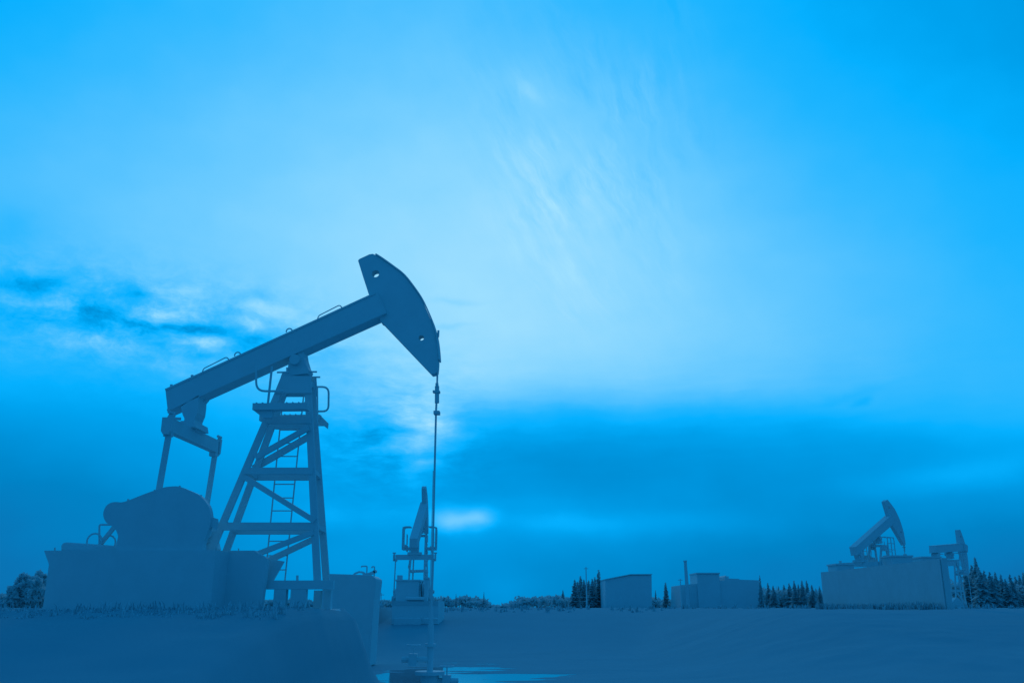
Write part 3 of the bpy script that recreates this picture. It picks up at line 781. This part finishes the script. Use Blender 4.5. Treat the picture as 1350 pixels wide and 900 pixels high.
for j, e in enumerate(E_ROWS):
    rr = node('ShaderNodeValToRGB'); cr = rr.color_ramp; cr.interpolation = 'B_SPLINE'; LK.new(u, rr.inputs[0])
    for i in range(NA):
        a = AZ0 + (AZ1 - AZ0) * i / (NA - 1); px, py = from_azel(a, e); val = lookup(px, py); pos = i / (NA - 1)
        if i == 0: el_ = cr.elements[0]; el_.position = 0
        elif i == NA - 1: el_ = cr.elements[len(cr.elements) - 1]; el_.position = 1
        else: el_ = cr.elements.new(pos)
        el_.color = (val, val, val, val)
    wr = node('ShaderNodeValToRGB'); cw = wr.color_ramp; cw.interpolation = 'B_SPLINE'; LK.new(v, wr.inputs[0])
    for i, e2 in enumerate(E_ROWS):
        pos = (e2 - EL0) / (EL1 - EL0)
        if i == 0: q = cw.elements[0]; q.position = 0
        elif i == len(E_ROWS) - 1: q = cw.elements[len(cw.elements) - 1]; q.position = 1
        else: q = cw.elements.new(pos)
        q.color = (1, 1, 1, 1) if i == j else (0, 0, 0, 0)
    total = math_('MULTIPLY', rr.outputs[1], wr.outputs[1]) if total is None else math_('MULTIPLY_ADD', rr.outputs[1], wr.outputs[1], total)
DPX = .0479
def gauss(vec, px, py, sx, sy, rot=0):
    a, e = azel(px, py); mp = node('ShaderNodeMapping', vector_type='TEXTURE'); LK.new(vec, mp.inputs['Vector'])
    mp.inputs['Location'].default_value = (a, e, 0); mp.inputs['Rotation'].default_value = (0, 0, R(rot)); mp.inputs['Scale'].default_value = (sx * DPX, sy * DPX, 1)
    d = node('ShaderNodeVectorMath', operation='DOT_PRODUCT'); LK.new(mp.outputs[0], d.inputs[0]); LK.new(mp.outputs[0], d.inputs[1])
    return math_('POWER', .3679, d.outputs['Value'])
FEAT = [ # photo x, y, half sizes, tilt, amount
    (40, 376, 44, 11, 4, -.30), (85, 366, 30, 10, 10, -.10), (10, 420, 40, 25, 0, -.10), (15, 300, 30, 30, 0, -.07),
    (130, 412, 42, 17, 8, -.30), (185, 392, 40, 11, -15, -.26), (95, 428, 60, 14, 0, -.12), (245, 434, 60, 10, 0, -.30), (200, 452, 40, 14, -30, -.16), (180, 470, 26, 8, -10, -.10),
    (290, 415, 30, 12, 10, -.14), (330, 392, 38, 10, 8, -.14), (300, 440, 50, 12, 0, -.16), (335, 450, 40, 14, 20, -.22), (270, 468, 40, 6, -8, -.14),
    (212, 412, 27, 13, 0, .26), (282, 454, 24, 11, 0, .27), (325, 432, 20, 10, 0, .20), (345, 405, 40, 12, -8, .12), (120, 450, 80, 13, 0, .10), (215, 478, 60, 13, -12, .12), (55, 402, 40, 11, 0, .12),
    (555, 576, 32, 26, -20, .34), (540, 545, 60, 16, -10, .12), (520, 590, 45, 8, 4, .16), (588, 562, 32, 12, -20, .17), (560, 608, 22, 10, 0, .18), (545, 625, 20, 14, 0, .08), (575, 535, 26, 18, 0, .12),
    (470, 576, 36, 14, 0, -.10), (530, 566, 30, 5, 8, -.10), (430, 470, 36, 10, 10, -.12), (455, 500, 30, 12, 0, -.05), (560, 598, 40, 4, 0, -.08), (445, 560, 40, 30, 0, .03),
    (600, 399, 30, 4, 3, -.05), (592, 429, 26, 3, 3, -.05),
    (1138, 527, 9, 4, 15, -.09), (1120, 522, 40, 6, 12, -.05), (960, 505, 70, 14, 0, .03),
    (698, 119, 22, 6, -25, .06), (705, 124, 46, 18, -30, .03),
]
FEAT_S = [ (612, 684, 32, 15, 0, .26), (590, 684, 26, 14, 0, .22), (634, 682, 18, 13, 0, .20), (735, 686, 80, 16, 0, .10), (860, 690, 140, 16, 0, .07), (500, 678, 110, 16, 0, .06), (432, 676, 26, 14, 0, .06), (700, 660, 110, 10, 0, .03),
    (1225, 632, 110, 16, 4, .07), (1300, 620, 90, 18, 4, .05), (660, 775, 36, 22, 0, .05), (780, 610, 190, 34, 0, -.04), (560, 640, 30, 20, 0, .05) ]
for f in FEAT: total = math_('MULTIPLY_ADD', gauss(W, *f[:5]), f[5], total)
for f in FEAT_S: total = math_('MULTIPLY_ADD', gauss(Wl, *f[:5]), f[5], total)
def add_noise(n, amp, mask):
    global total
    d = math_('SUBTRACT', n.outputs['Fac'], .5)
    total = math_('MULTIPLY_ADD', math_('MULTIPLY', d, mask), amp, total)
# cumulus texture on the left, streaky glow round the sun gap, fine cirrus above
add_noise(noise_(W, .6, 9, .7, 1, 1.8), .95, gauss(Wl, 175, 425, 240, 58, -2))
add_noise(noise_(W, .8, 7, .62, .8, 2.6, off=(3, 8, 0)), .55, gauss(Wl, 520, 565, 110, 75, 0))
patch = noise_(Wl, .22, 3, .5, 1, .8, off=(9, 4, 0))
pm = math_('MULTIPLY', math_('SUBTRACT', patch.outputs['Fac'], .36), 5.0)
pm = math_('MINIMUM', math_('MAXIMUM', pm, 0), 1.3)
add_noise(noise_(Wl, .62, 7, .62, 1.6, .30, rot=33), .38, math_('MULTIPLY', pm, gauss(Wl, 745, 210, 105, 190, 25)))
add_noise(noise_(Wl, .62, 7, .62, 1.7, .28, rot=12, off=(7, 1, 0)), .34, math_('MULTIPLY', pm, gauss(Wl, 850, 120, 70, 170, 8)))
add_noise(noise_(Wl, .22, 4, .5, 1, 1.4, off=(1, 2, 0)), .07, math_('MULTIPLY', 1.0, 1.0))
add_noise(noise_(Wl, .5, 5, .55, .35, 3.0, off=(5, 2, 0)), .10, gauss(Wl, 800, 545, 500, 60, 0))
ramp = node('ShaderNodeValToRGB'); LK.new(total, ramp.inputs[0]); cr = ramp.color_ramp
STOPS = [(0, (20, 88, 140)), (.08, (14, 102, 162)), (.165, (8, 118, 184)), (.25, (0, 131, 199)), (.35, (0, 150, 224)), (.43, (0, 163, 240)), (.5, (5, 176, 255)), (.583, (31, 181, 255)),
         (.656, (54, 186, 255)), (.72, (75, 191, 255)), (.787, (95, 198, 255)), (.84, (111, 204, 255)), (.885, (126, 210, 255)), (.933, (141, 216, 255)), (.968, (152, 220, 255)), (1, (162, 226, 255))]
for i, (p, c) in enumerate(STOPS):
    if i == 0: q = cr.elements[0]; q.position = p
    elif i == len(STOPS) - 1: q = cr.elements[len(cr.elements) - 1]; q.position = 1
    else: q = cr.elements.new(p)
    q.color = linrgb(*c)
# sky outside the front cone: unseen even blue fill, tuned to light the silhouettes
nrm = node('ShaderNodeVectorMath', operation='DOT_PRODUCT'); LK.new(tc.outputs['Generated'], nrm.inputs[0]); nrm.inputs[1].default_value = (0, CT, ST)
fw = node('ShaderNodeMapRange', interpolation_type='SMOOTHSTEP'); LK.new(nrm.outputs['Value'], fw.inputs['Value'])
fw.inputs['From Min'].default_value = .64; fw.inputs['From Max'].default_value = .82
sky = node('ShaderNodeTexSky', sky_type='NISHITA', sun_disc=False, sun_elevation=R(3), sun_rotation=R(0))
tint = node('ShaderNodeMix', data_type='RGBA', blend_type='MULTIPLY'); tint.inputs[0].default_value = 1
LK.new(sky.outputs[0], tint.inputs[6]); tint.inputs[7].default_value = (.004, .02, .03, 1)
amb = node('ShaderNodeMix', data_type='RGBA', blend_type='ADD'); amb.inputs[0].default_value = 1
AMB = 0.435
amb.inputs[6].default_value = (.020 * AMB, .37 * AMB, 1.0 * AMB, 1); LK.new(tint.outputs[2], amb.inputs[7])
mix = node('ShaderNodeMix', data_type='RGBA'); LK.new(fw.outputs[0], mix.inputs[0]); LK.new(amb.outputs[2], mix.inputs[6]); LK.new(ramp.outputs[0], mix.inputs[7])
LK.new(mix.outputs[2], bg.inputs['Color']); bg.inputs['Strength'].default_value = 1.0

# low sun hidden behind the clouds on the skyline
sd = bpy.data.lights.new('sun', 'SUN'); sd.energy = .4; sd.angle = R(10); sd.color = (.55, .82, 1)
so = bpy.data.objects.new('sun', sd); COL.objects.link(so)
so.rotation_euler = (ray(600, 400)).to_track_quat('Z', 'Y').to_euler()

# ------------------------------------------------------------------ camera and view
cd = bpy.data.cameras.new('camera'); co = bpy.data.objects.new('camera', cd); COL.objects.link(co)
co.location = CAM; co.rotation_euler = (R(90) + TH, 0, 0)
cd.sensor_width = 36; cd.lens = F / 1350 * 36; cd.clip_end = 20000; cd.clip_start = .05
sc.camera = co
sc.view_settings.view_transform = 'Standard'; sc.view_settings.look = 'None'
sc.view_settings.exposure = 0; sc.view_settings.gamma = 1; sc.view_settings.use_curve_mapping = False
sc.cycles.use_denoising = True
sc.cycles.max_bounces = 6; sc.cycles.diffuse_bounces = 4
